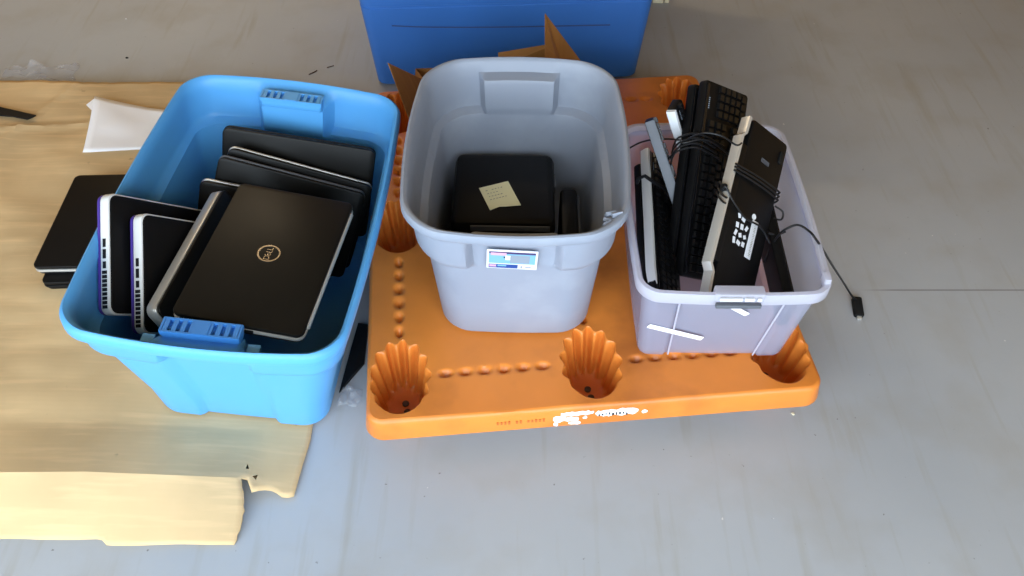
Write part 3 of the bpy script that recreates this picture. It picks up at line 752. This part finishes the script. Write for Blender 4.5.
# ------------------------------------------------------------------ cardboard box behind the grey tub
def open_box():
    t = thing('cardboard_box', 'open brown cardboard box behind the grey tub, its flaps sticking up', 'box', Matrix.Translation((-0.06, 2.01, 0.1425)) @ Matrix.Rotation(0.05, 4, 'Z'))
    X, Y, Hh, th = 0.215, 0.145, 0.125, 0.004
    for nm, c, d in (('side_wall', (0, -Y, Hh / 2), (2 * X, th, Hh)), ('side_wall', (0, Y, Hh / 2), (2 * X, th, Hh)), ('side_wall', (-X, 0, Hh / 2), (th, 2 * Y - th, Hh)), ('side_wall', (X, 0, Hh / 2), (th, 2 * Y - th, Hh)), ('bottom', (0, 0, .004), (2 * X - th, 2 * Y - th, .004))):
        b = MB(); b.box(c, d); b.build(nm, 'boxboard', t, smooth=False)
    inv = t.matrix_basis.inverted()
    def flap(P):
        P = [inv @ Vector(p) for p in P]; n = (P[1] - P[0]).cross(P[2] - P[0]).normalized() * (th / 2); b = MB()
        b.loft([[p - n for p in P], [p + n for p in P]]); b.build('flap', 'boxboard', t, smooth=False)
    wx = lambda x, y, z: t.matrix_basis @ Vector((x, y, z))
    # left flap with a pointed corner, back flap with a tall point, lid strip between them
    flap([wx(-X, -Y, Hh), wx(-X, Y, Hh), gy(424, 80, 2.05), gy(388, 63, 1.90)])
    flap([wx(X, -Y, Hh), wx(X, Y, Hh), gy(584, 66, 2.20), gy(545, 14, 2.14), gy(545, 58, 2.0)])
    flap([wx(0.03, Y, Hh), wx(X - .02, Y, Hh), gy(557, 43, 2.16), gy(498, 53, 2.20)])
open_box()

# ------------------------------------------------------------------ keyboards
def keys_mesh(L, Wd, z, seed=0, rows=6):
    """a full key field with nav block and number pad; x runs along the board, rows along y"""
    b = MB(); u = 0.0190 * L / 0.45; y0 = -Wd / 2 + 0.020
    for r in range(rows):
        y = y0 + r * u + (0.005 if r == rows - 1 else 0)
        if y > Wd / 2 - 0.012: break
        x = -L / 2 + 0.014
        specs = [[1.25, 1.25, 1.25, 6.0, 1.25, 1.25, 1.25, 1.25], [2.25] + [1] * 10 + [2.75], [1.75] + [1] * 11 + [2.25], [1.5] + [1] * 12 + [1.5], [1] * 13 + [2], [1] * 15][r]
        for w in specs:
            b.frus((x + w * u / 2, y, z + 0.0035), (w * u - 0.0022, u - 0.0022, 0.007), 0.78); x += w * u
        x += u * 0.35
        if r != 2:
            for q in range(3): b.frus((x + (q + .5) * u, y, z + 0.0035), (u - 0.0022, u - 0.0022, 0.007), 0.78)
        x += 3.35 * u
        if r < 5:
            for q in range(4): b.frus((x + (q + .5) * u, y, z + 0.0035), (u - 0.0022, u - 0.0022, 0.007), 0.78)
    return b
def keyboard(name, label, mtx, L=0.45, Wd=0.155, T=0.022, trim=None, body='black', back=False, group='keyboards in the clear bin', stepped=False, keyscale=True, wrist=False):
    """local x along the board, +y the upper-left long edge as it stands here, +z the visible side"""
    t = thing(name, label, 'keyboard', mtx, group)
    b = MB(); b.slab(L - 0.004, Wd - (0.022 if stepped else 0.004), -T, 0.0, 0.010, 0.004, 0, -0.009 if stepped else 0)
    if stepped: b.slab(L - 0.15, 0.03, -T + 0.001, -0.0002, 0.003, 0.001, 0.005, Wd / 2 - 0.017)
    b.build('body', body, t)
    if trim:
        y = Wd / 2
        s = MB()
        st = 0.012 if stepped else 0.0
        # side band along the +y edge, bent at both ends
        prof = [(-L / 2 + 0.004, -0.014), (-L / 2 + 0.055, -0.010 if st else 0.0), (-L / 2 + 0.070, 0.002), (0.0, 0.0015), (L / 2 - 0.055, 0.002), (L / 2 - 0.045, -0.006 if st else 0.002), (L / 2 - 0.004, -0.008 if st else 0.0)]
        R = []
        for x, dy in prof:
            R.append([Vector((x, y + dy - 0.006, -T + 0.001)), Vector((x, y + dy + 0.002, -T + 0.002)), Vector((x, y + dy + 0.003, -0.006)), Vector((x, y + dy + 0.001, 0.0012)), Vector((x, y + dy - 0.006, 0.0016))])
        s.loft(R); s.build('side_trim', trim, t, ang=30)
    if not back:
        kb = keys_mesh(L, Wd - 0.006, -0.001).build('keys', 'key', t, smooth=False); tagp(kb, kind='stuff')
        r = MB(); r.slab(L - 0.02, 0.008, -0.001, 0.003, 0.003, 0.001, 0, Wd / 2 - 0.010); r.build('rear_ridge', 'gloss', t)
        w = MB()
        for q in range(6): w.box((L * 0.36 + q * 0.0045, Wd / 2 - 0.020, 0.0002), (0.0026, 0.0035, 0.0006))
        w.build('lettering', 'lgrey', t, smooth=False)
    else:
        for sx in (-1, 1):
            f = MB(); f.slab(0.03, 0.012, -0.0005, 0.003, 0.004, 0.001, sx * L * 0.40, -Wd / 2 + 0.018); f.build('rubber_foot', 'rubber', t)
        p = MB(); p.slab(0.12, 0.006, -0.0005, 0.0012, 0.002, 0.0004, L * 0.28, -0.01); 
        w = MB()
        for q in range(7): w.box((L * 0.32, -0.012 - q * 0.004 + 0.012, 0.0004), (0.010, 0.0022, 0.0006))
        w.build('moulded_lettering', 'greyplastic', t, smooth=False)
        # rating label: icons and a white bar-code strip
        ic = MB(); rnd = random.Random(8)
        for a in range(4):
            for c in range(3):
                if a == 3 and c == 2: continue
                ic.box((-0.068 + a * 0.018 + rnd.uniform(-.002, .002), 0.026 - c * 0.015, 0.0004), (rnd.uniform(.008, .014), rnd.uniform(.007, .012), 0.0006), Matrix.Rotation(rnd.uniform(-.5, .5), 3, 'Z'))
        ic.build('rating_icons', 'white', t, smooth=False)
        lb = MB(); lb.slab(0.088, 0.020, 0.0, 0.001, 0.001, 0.0003, -0.046, -0.026); lo = lb.build('rating_label', 'white', t)
        br = MB()
        for q in range(20): br.box((-0.083 + q * 0.0038, -0.0285, 0.0011), (rnd.uniform(.0007, .002), 0.006, 0.0003))
        br.build('print', 'ink', lo, smooth=False)
        ds = MB(); ds.loft([[Vector((0.005 + .0065 * math.cos(2 * PI * q / 20), -0.018 + .0065 * math.sin(2 * PI * q / 20), z)) for q in range(20)] for z in (-.0003, .0009)]); ds.build('round_sticker', 'white', t)
    return t
def kframe(c, u, w):
    u = Vector(u).normalized(); w = Vector(w); n = w.cross(u).normalized()
    return frame(c, u, n)
def kedge(P, Q, w, L, Wd):
    'pose from the far end P and a nearer point Q of the upper-left long edge'
    u = (P - Q).normalized(); w = Vector(w); w = (w - u * w.dot(u)).normalized()
    return kframe(P - u * L / 2 + w * Wd / 2, u, w)
MAIN_U, MAIN_W = Vector((.131, .745, .640)), Vector((.79, .3, -.534)); MAIN_C = Vector((.467, 1.476, .408)); MAIN_N = MAIN_W.cross(MAIN_U).normalized()
EU, EW = Vector((.285, .848, .424)).normalized(), Vector((.76, .058, -.647)).normalized(); EN = EW.cross(EU).normalized(); EC = Vector((.511, 1.342, .434))
kb_left = keyboard('keyboard', 'black keyboard with a pale silver side at the left wall of the clear bin', kframe(Vector((.367, 1.410, .318)) - Vector((.675, .047, -.736)) * .022, (.051, .981, .12), (.675, .047, -.736)), 0.43, 0.106, trim='whitesilver')
kb_wall = keyboard('keyboard', 'plain black keyboard squeezed between the left wall of the clear bin and the pale-sided one', kframe((.327, 1.412, .326), (.051, .981, .12), (.675, .047, -.736)), 0.36, 0.095, T=.018, back=True)
kb_gray = keyboard('keyboard', 'slim black keyboard with a grey side, between the pale-sided and the tall black one', kedge(gz(653, 118, .525), gz(680, 199, .375), (.38, .25, -.88), 0.34, 0.062), 0.34, 0.062, trim='greyplastic')
kb_white = keyboard('keyboard', 'keyboard with a short white end showing behind the grey-sided one', kedge(gz(674, 110, .54), gz(690, 160, .405), (.45, .1, -.85), 0.30, 0.05), 0.30, 0.05, trim='white')
kb_second = keyboard('keyboard', 'thick black keyboard close against the left of the tallest keyboard', kframe(MAIN_C - MAIN_N * 0.0335 + Vector((-.002, .0, -.002)) - MAIN_W.normalized() * .024 + MAIN_U * .012, MAIN_U, MAIN_W), 0.42, 0.102)
kb_main = keyboard('keyboard', 'tallest black keyboard with keys up, leaning in the middle of the clear bin', kframe(MAIN_C, MAIN_U, MAIN_W), 0.45, 0.155)
kb_silver = keyboard('keyboard', 'keyboard turned underside up with silver side and white rating label, cable wound round it', kframe(EC, EU, EW), 0.425, 0.15, T=0.024, trim='silver', back=True, stepped=True)
kb_right = keyboard('keyboard', 'plain black keyboard deepest in the right of the clear bin under the label keyboard', kedge(gz(771, 196, .415), gz(792, 284, .350), (.10, .02, -.98), 0.275, 0.11), 0.275, 0.11, back=False)

# ------------------------------------------------------------------ cables
def cable(parent, pts, r=0.0022, name='cable'):
    b = MB(); b.tube(spline(pts, 10), r, 7); return b.build(name, 'cable', parent, world=True)
MS = kb_silver.matrix_basis
def ms(x, y, z): return MS @ Vector((x, y, z))
for x0, dx in ((0.085, -0.045), (0.078, -0.055), (0.070, -0.06)):
    pts = []
    for q in range(33):
        a = q / 32; 
        # rectangle loop round the board
        per = [(0.079, 0.004), (0.0, 0.0055), (-0.079, 0.004), (-0.079, -0.027), (0.0, -0.028), (0.084, -0.025), (0.083, -0.010), (0.079, 0.004)]
        s = a * (len(per) - 1); i = min(int(s), len(per) - 2); f = s - i
        y = per[i][0] * (1 - f) + per[i + 1][0] * f; z = per[i][1] * (1 - f) + per[i + 1][1] * f
        pts.append(ms(x0 + dx * a * 1.0 + 0.02 * math.sin(a * 5), y, z))
    b = MB(); b.tube(pts, 0.0023, 7); b.build('cable', 'cable', kb_silver, world=True)
cable(kb_silver, [ms(0.02, 0.083, -.01), ms(0.025, 0.088, 0.002), ms(0.005, 0.06, 0.005), ms(-0.012, 0.01, 0.004), ms(-0.01, -0.04, 0.005), ms(-.03, -.082, .004)])
cable(kb_silver, [ms(0.06, -0.078, -.002), ms(0.055, -0.100, 0.004), ms(0.038, -0.103, 0.002), ms(0.03, -0.079, 0.0)])
pl = MB(); pl.box((0.028, 0.083, -0.009), (0.014, 0.008, 0.012)); pl.build('plug', 'rubber', kb_silver, smooth=False)
fork = MB(); fork.tube([ms(-.01, -.070, .003), ms(-.008, -.090, .010), ms(.008, -.106, .018)], .003, 6); fork.tube([ms(-.008, -.090, .010), ms(-.022, -.104, .014)], .003, 6); fork.build('cable_tie', 'cable', kb_silver, world=True)
# bundle wound round the two tall keyboards
MMn = kb_main.matrix_basis
def mm(x, y, z): return MMn @ Vector((x, y, z))
for k_, off in enumerate((0.0, -0.012, -0.021, 0.010)):
    cable(kb_main, [mm(0.075 + off, 0.030 - 0.01 * k_, 0.010), mm(0.085 + off, 0.085, 0.006), mm(0.075 + off, 0.108, -0.020 - .003 * k_), mm(0.060 + off, 0.105, -0.045), mm(0.05 + off, 0.085, -0.066)])
cable(kb_main, [gy(628, 149, 1.62), gy(642, 142, 1.60), gy(660, 139, 1.58), gy(680, 140, 1.545), mm(0.07, 0.11, -.015), mm(0.085, 0.07, 0.012), mm(0.075, 0.0, .012), mm(0.05, -0.06, .012)])
cable(kb_main, [gy(664, 166, 1.52), gy(676, 150, 1.52), gy(690, 138, 1.50), gy(705, 133, 1.48), gy(722, 136, 1.46), gy(736, 145, 1.43), ms(0.13, 0.085, 0.012)])
ML = kb_left.matrix_basis
b = MB(); b.tube([ML @ Vector(p) for p in ((0.10, 0.070, -.024), (0.10, 0.081, -.012), (0.10, 0.079, 0.004), (0.10, 0.04, 0.009), (0.112, -0.01, 0.010))], 0.0045, 7); b.build('cable_strap', 'cable', kb_left, world=True)
# loose cable over the right rim with its plug on the floor
uc = [gz(764, 262, .30), gz(770, 248, .35), gz(778, 236, .40), gz(786, 229, .435), gz(798, 225, .450), gz(809, 231, .452), gz(815, 238, .448)]
end = gz(857, 300, .012)
def usb():
    pts = uc + [gz(823, 250, .385), gz(834, 268, .25), gz(845, 285, .11), gz(852, 296, .035), end]
    t = thing('connector_cable', 'black cable hanging over the right rim of the clear bin to the floor', 'cable', Matrix.Translation(end - Vector((0, 0, .012))))
    b = MB(); b.tube(spline(pts, 10), .0026, 8); b.build('cord', 'cable', t, world=True)
    tip = gz(859, 313, .008); d = tip - end
    p = MB(); p.slab(d.length + .018, .024, -.0075, .0075, .004, .002); o = p.build('plug', 'rubber', t)
    o.matrix_basis = t.matrix_basis.inverted() @ frame((end + tip) / 2 + Vector((0, 0, -.003)), d, (0, 0, 1))
    q = MB(); q.slab(.012, .012, -.003, .003, .001, .0005, (d.length + .014) / 2 + .005); o2 = q.build('connector', 'silver', t); o2.matrix_basis = o.matrix_basis
usb()

# ------------------------------------------------------------------ scraps on the floor
def crumple(name, label, c, sx, sy, h, rz, seed, n=30):
    t = MB(); v = []; f = []
    for j in range(n + 1):
        for i in range(n + 1):
            x, y = (i / n - .5), (j / n - .5)
            q = Vector((x * 4.2, y * 2.6, seed))
            e = 1 + 0.35 * noise.noise(Vector((math.atan2(y, x) * 1.4, seed, 0)))
            z = h * abs(noise.noise(q)) * 1.6 + h * .18 * abs(noise.noise(q * 2.7)) + .0015
            if i in (0, n) or j in (0, n): z = .0015 + .2 * z
            v.append((x * sx * e, y * sy * e, z))
    for j in range(n):
        for i in range(n): a = j * (n + 1) + i; f.append((a, a + 1, a + n + 2, a + n + 1))
    o = obj(name, v, f, 'film', None, ang=25); o.location = c; o.rotation_euler = (0, 0, rz)
    tagp(o, label, 'plastic film', 'plastic film scraps')
crumple('plastic_film', 'crinkled clear plastic film at the far edge of the cardboard', gz(38, 80, 0.0) + Vector((0, .03, .0)), .24, .10, .03, .12, 3.1)
crumple('plastic_film', 'clump of clear plastic film cut off by the left edge of the photo', gz(-4, 84, 0.0) + Vector((-.11, .03, 0)), .14, .12, .06, .4, 8.4)
crumple('plastic_film', 'clear plastic film on the floor between the blue tub and the pallet', gz(350, 398, 0.0) + Vector((.0, .0, 0)), .05, .05, .012, -.1, 5.7)
def black_sheet():  # black sheet added on the floor to deepen the shade in the gap
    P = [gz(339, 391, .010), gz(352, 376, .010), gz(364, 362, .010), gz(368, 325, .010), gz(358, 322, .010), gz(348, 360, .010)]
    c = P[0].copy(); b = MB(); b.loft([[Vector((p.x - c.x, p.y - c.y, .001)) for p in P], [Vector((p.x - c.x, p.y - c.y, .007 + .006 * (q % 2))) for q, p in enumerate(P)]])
    o = b.build('gap_shade_sheet', 'port', None, smooth=False); o.location = (c.x, c.y, 0)
    tagp(o, 'black sheet added to deepen the shade in the gap between the blue tub and the pallet', 'shade sheet')
black_sheet()
def block():
    p = gz(661, 3.5, 0); t = thing('block', 'cream coloured block on the floor behind the pallet, cut off by the top edge', 'block', Matrix.Translation((p.x, p.y + .03, 0)))
    b = MB(); b.slab(.042, .06, 0, .03, .004, .002, -.012, 0); b.build('body', 'wood', t)
    b = MB(); b.slab(.018, .056, 0, .026, .003, .002, .0215, 0); b.build('end_piece', 'wood', t)
block()
def twig(name, label, a, b_, r):
    a = gz(*a); b_ = gz(*b_); m_ = MB(); z = Vector((0, 0, r)); m_.tube([a + z, (a + b_) / 2 + z + Vector((.004, .002, 0)), b_ + z], r, 6)
    tagp(m_.build(name, mat('debris_brown', srgb(84, 62, 44), .8), None), label, 'debris', 'bits of debris on the floor')
twig('twig', 'thin brown sliver on the floor behind the back rim of the blue tub', (309, 75), (317, 71), .002)
twig('twig', 'shortest brown sliver on the floor, between the blue tub and the dark blue bin', (327, 68), (334, 66), .0017)
def chip(label, px, py, s, m, seed):
    rnd = random.Random(seed); c = gz(px, py); b = MB(); n = 7
    ring = [Vector((math.cos(2 * PI * q / n) * s * rnd.uniform(.6, 1.1), math.sin(2 * PI * q / n) * s * rnd.uniform(.5, 1), 0)) for q in range(n)]
    b.loft([ring, [p * .7 + Vector((0, 0, s * .5)) for p in ring]]); o = b.build('chip', m, None, smooth=False); o.location = c
    tagp(o, label, 'debris', 'bits of debris on the floor')
chip('small cream chip on the floor in front of the right corner of the pallet', 793, 414, .006, 'wood', 1)
chip('dark crumb on the floor far behind the cardboard', 127, 58, .006, 'rubber', 2)
chip('white crumb on the floor at the far left behind the cardboard', 126, 19, .005, 'white', 3)
chip('small white scrap at the back edge of the cardboard by the paper', 145, 90, .012, 'paper', 4)
